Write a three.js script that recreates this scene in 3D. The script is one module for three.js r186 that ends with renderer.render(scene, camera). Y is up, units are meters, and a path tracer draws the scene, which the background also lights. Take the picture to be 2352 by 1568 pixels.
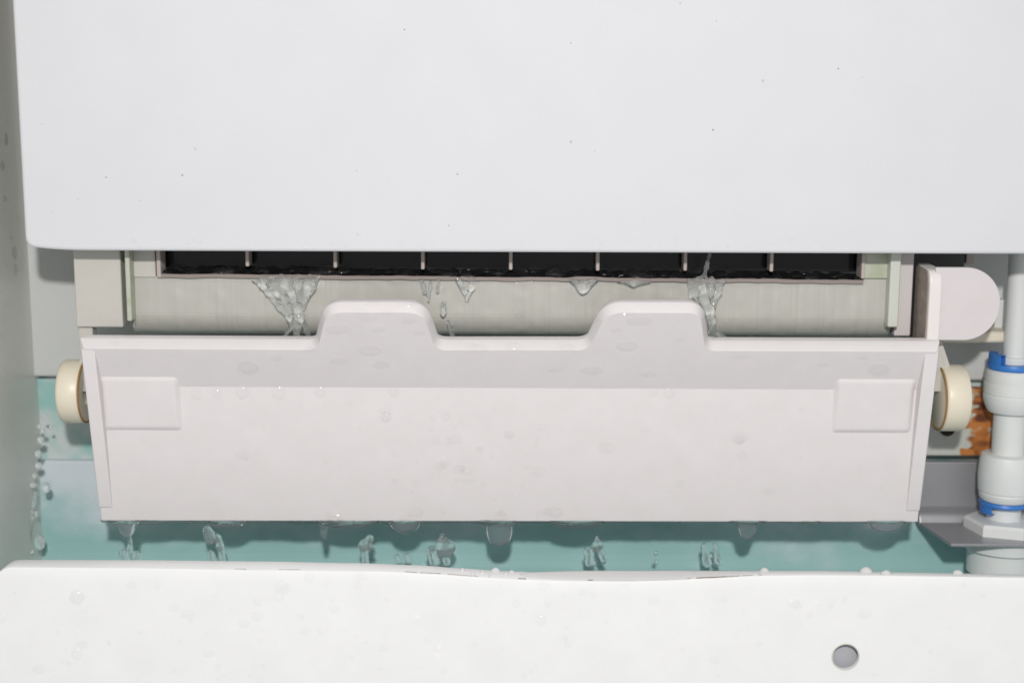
import * as THREE from 'three';
import { RoundedBoxGeometry } from 'three/addons/geometries/RoundedBoxGeometry.js';
import { MarchingCubes } from 'three/addons/objects/MarchingCubes.js';
import { mergeGeometries, mergeVertices, toCreasedNormals } from 'three/addons/utils/BufferGeometryUtils.js';
import { Brush, Evaluator, SUBTRACTION } from 'three-bvh-csg';
import { createNoise3D, createNoise4D } from 'simplex-noise';

// ---------------------------------------------------------------- camera, light, exposure
const scene = new THREE.Scene();
const camera = new THREE.PerspectiveCamera(27.4, 1024 / 682, 0.01, 20);
const PITCH = 9.5 * Math.PI / 180;
camera.position.set(0, 0.30, 0.45);
camera.rotation.set(-PITCH, 0, 0);
camera.rotateZ(0.0042);
camera.focus = 0.458;
camera.userData.fStop = 7;
camera.updateMatrixWorld(true);
scene.add(camera);

scene.background = new THREE.Color().setRGB(0.50, 0.505, 0.515);      // the dim room in front of the open machine
const flash = new THREE.SpotLight(0xfffbf8, 0.88, 4, 1.2, 1, 2);    // the camera's flash, above the lens
flash.name = 'camera_flash';
flash.position.set(0.004, 0.459, 0.58);
flash.target.position.set(0, 0.10, 0);
flash.castShadow = true;
flash.shadow.radius = 0.7;
flash.shadow.camera.near = 0.05; flash.shadow.camera.far = 2;
flash.shadow.mapSize.set(2048, 2048);
scene.add(flash, flash.target);

const renderer = new THREE.WebGLRenderer({ antialias: true });
renderer.toneMapping = THREE.LinearToneMapping;
renderer.toneMappingExposure = 1.0;
renderer.shadowMap.enabled = true;
renderer.setSize(1024, 682);

// ---------------------------------------------------------------- helpers
let seed = 20240611;
const rnd = () => { seed = (seed * 1664525 + 1013904223) >>> 0; return seed / 4294967296; };
const rr = (a, b) => a + (b - a) * rnd();
const n3 = createNoise3D(rnd), n4 = createNoise4D(rnd);
const V3 = (x, y, z) => new THREE.Vector3(x, y, z);
function fbm(x, y, z, o = 4) { let s = 0, a = 0.5, f = 1; for (let i = 0; i < o; i++) { s += a * n3(x * f, y * f, z * f); a *= 0.5; f *= 2.03; } return s; }
const lerp = (a, b, t) => a + (b - a) * t;
const sstep = (a, b, x) => { const t = Math.min(1, Math.max(0, (x - a) / (b - a))); return t * t * (3 - 2 * t); };

const UW = 2352, VH = 1568;                      // measuring grid laid over the photograph
function ray(u, v) { return V3(u / UW * 2 - 1, 1 - v / VH * 2, 0.5).unproject(camera).sub(camera.position).normalize(); }
function hit(u, v, p, n) { const d = ray(u, v); const t = p.clone().sub(camera.position).dot(n) / d.dot(n); return camera.position.clone().addScaledVector(d, t); }
const ZN = V3(0, 0, 1);
const P = (u, v, z) => hit(u, v, V3(0, 0, z), ZN);

// the addon compares corners to a hundredth of a unit, so it is given millimetres
const creased = (g, a) => { g.scale(1000, 1000, 1000); const c = toCreasedNormals(g, a); c.scale(0.001, 0.001, 0.001); return c; };

const taken = new Map();
function numbered(n) { const k = taken.get(n) || 0; taken.set(n, k + 1); return k ? n + '_' + String(k).padStart(3, '0') : n; }
function tag(o, label, category, group) { o.userData.label = label; o.userData.category = category; if (group) o.userData.group = group; return o; }
function mesh(name, geo, mat, parent) {
  const m = new THREE.Mesh(geo, mat); m.castShadow = m.receiveShadow = true;
  m.name = parent ? name : numbered(name); (parent || scene).add(m); return m;
}
function thing(name, label, category, group) { const g = new THREE.Group(); g.name = numbered(name); scene.add(g); return tag(g, label, category, group); }
function struct(name, geo, mat, label, category) { const m = mesh(name, geo, mat); m.userData.kind = 'structure'; return tag(m, label, category); }

function planarUV(geo, ax = 'x', ay = 'y', s = 1) {      // uv in metres * s
  const p = geo.attributes.position, uv = new Float32Array(p.count * 2), G = { x: 'getX', y: 'getY', z: 'getZ' };
  for (let i = 0; i < p.count; i++) { uv[2 * i] = p[G[ax]](i) * s; uv[2 * i + 1] = p[G[ay]](i) * s; }
  geo.setAttribute('uv', new THREE.BufferAttribute(uv, 2)); return geo;
}
function boxUV(geo, s = 1) {
  if (geo.index) geo = geo.toNonIndexed();
  const p = geo.attributes.position, n = geo.attributes.normal, uv = new Float32Array(p.count * 2);
  for (let i = 0; i < p.count; i++) {
    const ax = Math.abs(n.getX(i)), ay = Math.abs(n.getY(i)), az = Math.abs(n.getZ(i));
    const x = p.getX(i), y = p.getY(i), z = p.getZ(i);
    const [a, b] = az >= ax && az >= ay ? [x, y] : ax >= ay ? [z, y] : [x, z];
    uv[2 * i] = a * s; uv[2 * i + 1] = b * s;
  }
  geo.setAttribute('uv', new THREE.BufferAttribute(uv, 2)); return geo;
}
function box(x0, x1, y0, y1, z0, z1, r = 0.0005, seg = 3) {
  const w = Math.abs(x1 - x0), h = Math.abs(y1 - y0), d = Math.abs(z1 - z0);
  const g = new RoundedBoxGeometry(w, h, d, seg, Math.min(r, w / 2.05, h / 2.05, d / 2.05));
  g.translate((x0 + x1) / 2, (y0 + y1) / 2, (z0 + z1) / 2); return boxUV(g);
}
function boxPx(u0, v0, u1, v1, zf, zb, r) { const a = P(u0, v0, zf), b = P(u1, v1, zf); return box(a.x, b.x, b.y, a.y, zb, zf, r); }
function roundShape(pts) {                               // [x, y, r]
  const s = new THREE.Shape(), n = pts.length;
  for (let i = 0; i < n; i++) {
    const p = pts[i], a = pts[(i + n - 1) % n], b = pts[(i + 1) % n], r = p[2] || 0;
    const da = Math.hypot(a[0] - p[0], a[1] - p[1]), db = Math.hypot(b[0] - p[0], b[1] - p[1]);
    const ra = Math.min(r, da * 0.48), rb = Math.min(r, db * 0.48);
    const s0 = [p[0] + (a[0] - p[0]) / da * ra, p[1] + (a[1] - p[1]) / da * ra], s1 = [p[0] + (b[0] - p[0]) / db * rb, p[1] + (b[1] - p[1]) / db * rb];
    if (i === 0) s.moveTo(...s0); else s.lineTo(...s0);
    if (r) s.quadraticCurveTo(p[0], p[1], ...s1);
  }
  s.closePath(); return s;
}
function extrude(shape, depth, bevel, curve = 8, bseg = 3) {
  return new THREE.ExtrudeGeometry(shape, { depth: depth - 2 * bevel, bevelEnabled: bevel > 0, bevelSize: bevel, bevelThickness: bevel, bevelOffset: -bevel, bevelSegments: bseg, curveSegments: curve }).translate(0, 0, bevel);
}
function extrudeX(ptsYZ, x0, x1, bevel = 0.0004) {       // [y, z, r] profile swept along x
  let pts = ptsYZ.map(([y, z, r]) => [-z, y, r]);
  const area = pts.reduce((s, p, i) => { const q = pts[(i + 1) % pts.length]; return s + p[0] * q[1] - q[0] * p[1]; }, 0);
  if (area < 0) pts = pts.reverse();
  const g = extrude(roundShape(pts), x1 - x0, bevel);
  g.rotateY(Math.PI / 2); g.translate(x0, 0, 0); return boxUV(g);
}

// ---------------------------------------------------------------- procedural textures
function tex(w, h, f, srgb = true, repeat = true) {
  const d = new Uint8Array(w * h * 4);
  for (let j = 0; j < h; j++) for (let i = 0; i < w; i++) { const c = f(i / w, j / h); const k = (j * w + i) * 4; d[k] = c[0]; d[k + 1] = c[1]; d[k + 2] = c[2]; d[k + 3] = 255; }
  const t = new THREE.DataTexture(d, w, h); t.magFilter = THREE.LinearFilter; t.minFilter = THREE.LinearMipmapLinearFilter; t.generateMipmaps = true;
  if (repeat) t.wrapS = t.wrapT = THREE.RepeatWrapping; if (srgb) t.colorSpace = THREE.SRGBColorSpace; t.needsUpdate = true; return t;
}
const toS = (l) => 255 * (l <= 0.0031308 ? 12.92 * l : 1.055 * Math.pow(l, 1 / 2.4) - 0.055);
const clamp8 = (x) => Math.max(0, Math.min(255, x));
// seamless noise on a torus-ish lattice
const tn = (x, y, f, z = 0) => { const a = x * 6.28318, b = y * 6.28318, R = f / 6.28318; return n4(Math.cos(a) * R + 7.3 * z, Math.sin(a) * R, Math.cos(b) * R + 3.1 * z, Math.sin(b) * R); };
const orangePeel = tex(512, 512, (x, y) => { const h = 128 + 50 * tn(x, y, 60) + 40 * tn(x, y, 130, 1); const c = clamp8(h); return [c, c, c]; }, false);
const rep = (t, s) => { const c = t.clone(); c.repeat.set(s, s); c.needsUpdate = true; return c; };
const grime = tex(512, 512, (x, y) => { const m = 0.5 + 0.5 * (tn(x, y, 5) * 0.6 + tn(x, y, 13, 2) * 0.4); const k = 245 + 7 * m; return [k, k - 0.3, k - 1.0 * (1 - m)]; });

const lin = (r, g, b) => new THREE.Color().setRGB(r, g, b);
const std = (o) => new THREE.MeshStandardMaterial(o);
const phy = (o) => new THREE.MeshPhysicalMaterial(o);

const M = {
  cover: phy({ color: lin(0.685, 0.695, 0.715), roughness: 0.6, specularIntensity: 0.3 }),
  rim: phy({ color: lin(0.86, 0.87, 0.87), roughness: 0.42, specularIntensity: 0.5, map: rep(grime, 9) }),
  tray: phy({ color: lin(0.765, 0.735, 0.735), roughness: 0.38, specularIntensity: 0.5, map: rep(grime, 14), bumpMap: rep(orangePeel, 45), bumpScale: 0.00003 }),
  cream: phy({ color: lin(0.57, 0.555, 0.51), roughness: 0.42, map: rep(grime, 20) }),
  lug: phy({ color: lin(0.78, 0.72, 0.58), roughness: 0.4, map: rep(grime, 30) }),
  fin: phy({ color: lin(0.46, 0.40, 0.36), roughness: 0.4 }),
  black: phy({ color: lin(0.014, 0.014, 0.015), roughness: 0.05, specularIntensity: 0.6 }),
  wall: phy({ color: lin(0.60, 0.62, 0.61), roughness: 0.5, map: rep(grime, 8) }),
  side: phy({ color: lin(0.74, 0.74, 0.69), roughness: 0.32, map: rep(grime, 10), bumpMap: rep(orangePeel, 14), bumpScale: 0.00015 }),
  white: phy({ color: lin(0.69, 0.71, 0.70), roughness: 0.45 }),
  blue: phy({ color: lin(0.04, 0.19, 0.56), roughness: 0.4 }),
  steel: phy({ color: lin(0.37, 0.37, 0.385), roughness: 0.42, metalness: 0.55, bumpMap: rep(orangePeel, 60), bumpScale: 0.00004 }),
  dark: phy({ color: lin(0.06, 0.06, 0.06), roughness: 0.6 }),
  grey: phy({ color: lin(0.46, 0.465, 0.50), roughness: 0.55 }),
  water: phy({ color: 0xffffff, transmission: 1, roughness: 0.0, ior: 1.333, thickness: 0.004, attenuationColor: lin(0.9, 0.97, 0.96), attenuationDistance: 0.05 }),
  whitened: phy({ color: lin(0.96, 0.98, 0.98), transmission: 0.92, roughness: 0.0, ior: 1.333, thickness: 0.004 }),  // water whitened in its colour to stand in for refracted flash light
  spatter: phy({ color: lin(0.97, 0.98, 0.98), transmission: 0.82, roughness: 0.0, ior: 1.333, thickness: 0.004 }),  // whitened more, for the bright flash highlights in the beads
  drip: phy({ color: lin(0.96, 0.98, 0.98), transmission: 0.965, roughness: 0.0, ior: 1.333, thickness: 0.004 }),  // slightly whitened too, in place of flash light refracted in the drops
  pool: phy({ color: lin(0.78, 0.78, 0.77), transmission: 0.25, roughness: 0.04, ior: 1.333, thickness: 0.002 }),
  bead: phy({ color: 0xffffff, transmission: 1, roughness: 0.07, ior: 1.333, thickness: 0 }),
  film: phy({ color: 0xffffff, transmission: 1, roughness: 0.02, ior: 1.333, thickness: 0 }),
};

// ================================================================ SETTING
const ZB = -0.05;
const cornerX = P(76, 800, ZB).x;
const yTop = 0.40, yFloor = P(1176, 1345, -0.04).y;
const xR = 0.235;
{ // wall at the back, in two levels with a shadow gap
  const yL = P(150, 866, ZB).y;
  struct('back_wall', box(cornerX - 0.004, xR, yL, yTop, ZB - 0.012, ZB, 0.0012), M.wall, 'plain grey-white back wall of the ice machine above the ledge', 'wall');
}
{ // teal splash wall and sump under it
  const yL = P(150, 868.5, ZB - 0.004).y, yC = P(180, 1058, ZB).y;
  const splash = tex(512, 512, (x, y) => {
    const m = sstep(-0.25, 0.45, tn(x, y, 4, 5) * 0.7 + tn(x, y, 11, 6) * 0.35);
    return [lerp(196, 150, m), lerp(205, 192, m), lerp(204, 188, m)];
  });
  const wallMat = phy({ map: rep(splash, 14), roughness: 0.35 });
  const backing = struct('splash_wall', box(cornerX - 0.004, xR, yC - 0.01, yL, ZB - 0.014, ZB - 0.003, 0.001), wallMat, 'pale greenish splash wall behind the chute under the ledge', 'wall');
  const bw = xR - cornerX + 0.004, bh = 0.055;
  const teal = tex(1024, 256, (x, y) => {            // pale plastic with teal staining in uneven patches, heavier along the waterline
    const n = fbm(x * 7, y * 1.4, 3, 3) * 0.6 + fbm(x * 40, y * 9, 6, 3) * 0.2;
    const m = sstep(-0.5, 0.5, n + 0.75 - 2.1 * y * (0.85 + 0.5 * fbm(x * 6, 1, 9, 2)));
    return [lerp(204, 150, m), lerp(213, 188, m), lerp(219, 186, m)];
  }, true, false);
  const tealMat = phy({ map: teal, roughness: 0.55, specularIntensity: 0.4 });
  tealMat.map.wrapS = tealMat.map.wrapT = THREE.ClampToEdgeWrapping;
  const bg = extrudeX([[yC, ZB, 0.001], [yFloor, ZB + 0.001, 0.012], [yFloor, 0.018, 0], [yFloor - 0.005, 0.018, 0], [yFloor - 0.005, ZB - 0.014, 0], [yC, ZB - 0.014, 0]], cornerX - 0.004, xR, 0);
  { const p = bg.attributes.position, uv = bg.attributes.uv; for (let i = 0; i < uv.count; i++) uv.setXY(i, (p.getX(i) - cornerX + 0.004) / bw, (p.getY(i) - yFloor) / bh); }
  struct('sump_basin', bg, tealMat, 'teal stained water basin in the gap below the chute', 'basin');
}
struct('cabinet_side_wall', box(cornerX - 0.012, cornerX, yFloor - 0.005, yTop, ZB - 0.014, 0.02, 0.0005), M.side, 'wet grey cabinet side wall at the end of the basin', 'wall');
struct('added_top_board', box(cornerX - 0.012, xR, yTop + 0.0005, yTop + 0.008, ZB - 0.014, 0.0, 0.0005), M.wall, 'unseen white top board added to keep ambient light out above the cover', 'board');  // unseen board added to stop ambient light entering behind the cover

// ================================================================ COVER PANEL (large white plate)
{
  const t = thing('cover_panel', 'large flat white cover panel hanging over the black ice grid', 'panel');
  const a = P(58, 572, 0), b = P(2352, 583.5, 0), slope = (b.y - P(140, 575.5, 0).y) / (b.x - P(140, 575.5, 0).x);
  const x0 = a.x, y0 = P(140, 575.5, 0).y - slope * (P(140, 575.5, 0).x - x0);
  const W = xR - x0, H = yTop - y0;
  const sh = roundShape([[0, 0.0012, 0.0035], [0.012, 0, 0.01], [W, slope * W, 0], [W, H, 0], [0, H, 0]]);
  // specks and faint smears, in the panel's own metres
  const specks = [[928, 68, 1.6, 90], [1310, 100, 1.6, 110], [1637, 299, 2.2, 120], [1925, 158, 2.2, 130], [1310, 326, 3, 175], [1752, 186, 3.5, 205], [243, 408, 2.4, 150], [418, 403, 2.6, 160], [1050, 401, 2.2, 140], [819, 392, 1.5, 160], [820, 539, 1.8, 190], [1030, 519, 1.8, 150], [448, 343, 3, 205], [94, 285, 1.2, 150], [118, 486, 1.6, 180], [1561, 8, 1.6, 120], [1645, 48, 1.6, 130], [1980, 178, 1.5, 190], [320, 461, 1.3, 140], [178, 458, 1.2, 150], [1365, 348, 1.6, 175]];
  const SP = specks.map(([u, v, r, d]) => { const p = P(u, v, 0); return [p.x - x0, p.y - y0, r * 0.00014, d]; });
  const TW = 2048, TH = 1024, sx = 0.42, sy = 0.21, data = new Uint8Array(TW * TH * 4);
  for (let j = 0; j < TH; j++) for (let i = 0; i < TW; i++) {
    const x = i / TW * sx, y = j / TH * sy, k = (j * TW + i) * 4;
    const n = fbm(x * 30, y * 30, 1.5, 3) * 2.2 + fbm(x * 900, y * 900, 4, 2) * 1.6;
    data[k] = clamp8(248 + n); data[k + 1] = clamp8(248 + n); data[k + 2] = clamp8(248 + n); data[k + 3] = 255;
  }
  for (const [x, y, r, d] of SP) for (let dj = -14; dj <= 14; dj++) for (let di = -14; di <= 14; di++) {
    const i = Math.round(x / sx * TW) + di, j = Math.round(y / sy * TH) + dj; if (i < 0 || j < 0 || i >= TW || j >= TH) continue;
    const px = i / TW * sx - x, py = j / TH * sy - y, q = Math.hypot(px * 1.2 + py * 0.3, py) / r + 0.35 * n3(px * 6000, py * 6000, x * 99);
    if (q < 1) { const k = (j * TW + i) * 4, w = sstep(1, 0.5, q); for (let c = 0; c < 3; c++) data[k + c] = lerp(data[k + c], d + [8, 4, -6][c], w); }
  }
  const map = new THREE.DataTexture(data, TW, TH); map.magFilter = THREE.LinearFilter; map.colorSpace = THREE.SRGBColorSpace; map.needsUpdate = true;
  M.cover.map = map;
  const g = extrude(sh, 0.007, 0.0011); planarUV(g);
  const uv = g.attributes.uv; for (let i = 0; i < uv.count; i++) uv.setXY(i, uv.getX(i) / sx, uv.getY(i) / sy);
  g.translate(x0, y0, -0.007);
  mesh('plate', g, M.cover, t);
  // thin grey-green lower lip behind the edge
  mesh('edge_lip', box(x0 + 0.012, xR, y0 + 0.0006, y0 + 0.004, -0.0105, -0.0071, 0.0006), phy({ color: lin(0.42, 0.48, 0.42), roughness: 0.5 }), t);
}

// ================================================================ EVAPORATOR
let ledgeY;
const ev = thing('ice_evaporator', 'black gridded ice evaporator in its cream plastic frame under the cover', 'evaporator');
{
  const zP = -0.0235, zE = -0.0145, zS = -0.016;
  const eL = P(372, 628, zE), eR = P(1978, 643, zE), slope = (eR.y - eL.y) / (eR.x - eL.x);
  const yE = ledgeY = (x) => eL.y + slope * (x - eL.x);
  // black plate
  mesh('freezing_plate', box(eL.x - 0.001, eR.x + 0.001, yE(eL.x) + 0.0005, yTop - 0.01, zP - 0.003, zP, 0.0003), M.black, ev);
  // black wet ledge with a slightly uneven surface
  const NX = 900, NZ = 30, pos = [], idx = [], x0 = eL.x - 0.0008, x1 = eR.x + 0.0008;
  const wave = (x) => 0.00035 * fbm(x * 45, 2.2, 0, 3) + 0.00042 * Math.exp(-Math.pow((x - P(1352, 640, zE).x) / 0.006, 2)) - 0.0003 * Math.exp(-Math.pow((x - P(1290, 640, zE).x) / 0.004, 2));
  for (let i = 0; i <= NX; i++) for (let j = 0; j <= NZ; j++) {
    const x = lerp(x0, x1, i / NX), q = j / NZ, z = lerp(zP - 0.001, zE, q);
    pos.push(x, yE(x) + (1 - q) * 0.0012 + wave(x) + 0.0009 * n3(x * 170, z * 260, 1) * (1 - q * 0.55), z);
  }
  for (let i = 0; i < NX; i++) for (let j = 0; j < NZ; j++) { const a = i * (NZ + 1) + j, b = a + NZ + 1; idx.push(a, a + 1, b, b, a + 1, b + 1); }
  const lg = new THREE.BufferGeometry(); lg.setAttribute('position', new THREE.Float32BufferAttribute(pos, 3)); lg.setIndex(idx); lg.computeVertexNormals();
  mesh('wet_ledge', lg, M.black, ev);
  // brown metal edge of the ledge
  const pe = [], ie = [], th = 0.00125;
  for (let i = 0; i <= NX; i++) {
    const x = lerp(x0, x1, i / NX), y = yE(x) + wave(x) + 0.00002, w = th * (1 + 0.12 * n3(x * 90, 5, 2));
    pe.push(x, y, zE - 0.002, x, y - 0.0001, zE + 0.00005, x, y - w, zE + 0.00005, x, y - w, zE - 0.002);
  }
  for (let i = 0; i < NX; i++) for (let k = 0; k < 4; k++) { const a = i * 4 + k, b = i * 4 + (k + 1) % 4, c = a + 4, d = b + 4; ie.push(a, b, c, c, b, d); }
  const eg = new THREE.BufferGeometry(); eg.setAttribute('position', new THREE.Float32BufferAttribute(pe, 3)); eg.setIndex(ie);
  const egc = creased(eg, 0.6);
  mesh('metal_edge', egc, phy({ color: lin(0.27, 0.225, 0.205), roughness: 0.4 }), ev);
  // fins
  const fins = [[568, 612], [770, 615], [971, 619], [1173, 620], [1373, 622], [1574, 622], [1772, 624]];
  for (const [u, v] of fins) {
    const a = P(u, v, -0.0155);
    mesh('fin', box(a.x - 0.00062, a.x + 0.00062, a.y, yTop - 0.01, -0.0215, -0.0155, 0.0004), M.fin, ev);
  }
  for (const [u, v, w] of [[365, 637, 0.0007], [1982, 640, 0.0006]]) {
    const a = P(u, v, -0.0142);
    mesh('end_strip', box(a.x - w, a.x + w, a.y, yTop - 0.01, -0.0215, -0.0142, 0.0003), M.fin, ev);
  }
  // skirt: wet sheet that curls back at its foot
  const skTex = tex(1024, 512, (x, y) => {
    const st = tn(x, y * 0.0 + 0.2, 60, 3) * 0.5 + tn(x, y, 14, 4) * 0.5; const m = 0.5 + 0.5 * st;
    return [lerp(206, 219, m), lerp(206, 217, m), lerp(199, 211, m)];
  });
  const skBump = tex(512, 512, (x, y) => { const c = clamp8(128 + 70 * tn(x, 0.3, 40, 3) * (0.5 + 0.5 * tn(x, y, 6, 1)) + 40 * tn(x, y, 12, 2)); return [c, c, c]; }, false);
  const skMat = phy({ color: lin(0.72, 0.72, 0.70), map: rep(skTex, 1), roughness: 0.3, bumpMap: rep(skBump, 12), bumpScale: 0.0009, clearcoat: 0.6, clearcoatRoughness: 0.05 });
  skMat.map.repeat.set(5, 5);
  const sTop = P(1176, 636, zS).y, sBot = P(1176, 764, zS).y;
  const sx0 = P(300, 700, zS).x, sx1 = P(2050, 700, zS).x;
  const prof = [[sTop - 0.0002, zS - 0.0002], [sBot + 0.0065, zS]];
  for (let k = 1; k <= 9; k++) { const a = k / 9 * 1.3; prof.push([sBot + 0.0065 - 0.0085 * Math.sin(a), zS - 0.0085 * (1 - Math.cos(a))]); }
  const inner = prof.slice().reverse().map(([y, z]) => [y + (y < sBot + 0.0065 ? 0.0012 : 0), z - 0.0016]);
  mesh('skirt', extrudeX([...prof, ...inner], sx0, sx1, 0), skMat, ev);
  // frame cheeks beside the grid
  const ck = (u0, u1, zf, name, mat, vb = 748) => { const a = P(u0, 560, zf), b = P(u1, vb, zf); mesh(name, box(a.x, b.x, b.y, yTop - 0.008, zf - 0.008, zf, 0.0006), mat, ev); };
  const green = phy({ roughness: 0.42, color: lin(0.60, 0.61, 0.55), map: rep(tex(512, 512, (x, y) => { const m = sstep(-0.3, 0.8, tn(x, y, 4, 12) * 0.7 + tn(x, y, 11, 13) * 0.3); return [lerp(240, 205, m), lerp(240, 216, m), lerp(234, 192, m)]; }), 22) });
  // cheek plates start above the skirt
  { const a = P(304, 560, -0.0155), b = P(358, 637, -0.0155); mesh('cheek', box(a.x, b.x, b.y, yTop - 0.008, -0.0225, -0.0155, 0.0004), M.cream, ev); }
  { const a = P(1988, 560, -0.0155), b = P(2046, 640, -0.0155); mesh('cheek', box(a.x, b.x, b.y, yTop - 0.008, -0.0225, -0.0155, 0.0004), green, ev); }
  const algae = phy({ roughness: 0.6, map: rep(tex(256, 256, (x, y) => { const m = 0.5 + 0.5 * (tn(x, y, 5, 41) * 0.6 + tn(x, y, 17, 42) * 0.4); return [lerp(158, 198, m), lerp(172, 202, m), lerp(140, 184, m)]; }), 30) });
  { const a = P(303, 560, -0.0152), b = P(311, 744, -0.0152); mesh('algae_stain', box(a.x, b.x, b.y, yTop - 0.01, -0.0162, -0.0148, 0.0003), algae, ev); }
  { const a = P(2038, 640, -0.0152), b = P(2049, 752, -0.0152); mesh('algae_stain', box(a.x, b.x, b.y, a.y, -0.0162, -0.0150, 0.0003), algae, ev); }
  // ribs
  ck(284, 303, -0.0105, 'rib', green, 738);
  ck(2048, 2063, -0.0115, 'rib', phy({ color: lin(0.60, 0.62, 0.55), roughness: 0.42, map: rep(grime, 20) }), 752);
  // posts and hinge arms
  const pz = -0.0130;
  ck(166, 283, pz, 'post', M.cream, 752);
  ck(2064, 2091, -0.0165, 'post', phy({ color: lin(0.60, 0.57, 0.56), roughness: 0.45 }), 772);
  const arm = (pts, zf, zb, name) => {
    const q = pts.map(([u, v, r]) => { const p = P(u, v, zf); return [p.x, p.y, r || 0.0006]; });
    const area = q.reduce((s, p, i) => { const n = q[(i + 1) % q.length]; return s + p[0] * n[1] - n[0] * p[1]; }, 0);
    const g = extrude(roundShape(area < 0 ? q.reverse() : q), zf - zb, 0.0005); g.translate(0, 0, zb);
    return mesh(name, boxUV(g), M.cream, ev);
  };
  arm([[178, 748], [212, 748], [218, 900], [168, 900], [184, 815]], -0.0145, -0.0195, 'hinge_arm');
  arm([[2150, 780], [2163, 780], [2182, 838], [2190, 900], [2140, 900]], -0.0145, -0.0195, 'hinge_arm');
  const lug = (u0, u1, v0, v1, z) => {
    const c0 = P(u0, (v0 + v1) / 2, z), c1 = P(u1, (v0 + v1) / 2, z), R = (P(u0, v0, z).y - P(u0, v1, z).y) / 2, w = c1.x - c0.x;
    const pts = [[0, 0], [R - 0.0012, 0], [R - 0.0004, 0.0004], [R, 0.0013], [R, w - 0.0008], [R - 0.0006, w], [0.0045, w], [0.0045, w - 0.001], [0, w - 0.001]].map(([r, h]) => new THREE.Vector2(r, h));
    const g = new THREE.LatheGeometry(pts, 48); g.rotateZ(-Math.PI / 2); g.translate(c0.x, c0.y, z);
    const ringX = u0 < 1000 ? c1.x + 0.0001 : c0.x - 0.0001;
    const lugMesh = mesh('hinge_lug', creased(g, 0.7), M.lug, ev);
    mesh('rust_ring', new THREE.TorusGeometry(R * 0.965, 0.00035, 8, 48).rotateY(Math.PI / 2).translate(ringX, c0.y, z), phy({ color: lin(0.30, 0.17, 0.06), roughness: 0.85 }), lugMesh);
    return lugMesh;
  };
  lug(147, 199, 826, 970, -0.017);
  const L2 = lug(2153, 2209, 838, 988, -0.017);
}

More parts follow.
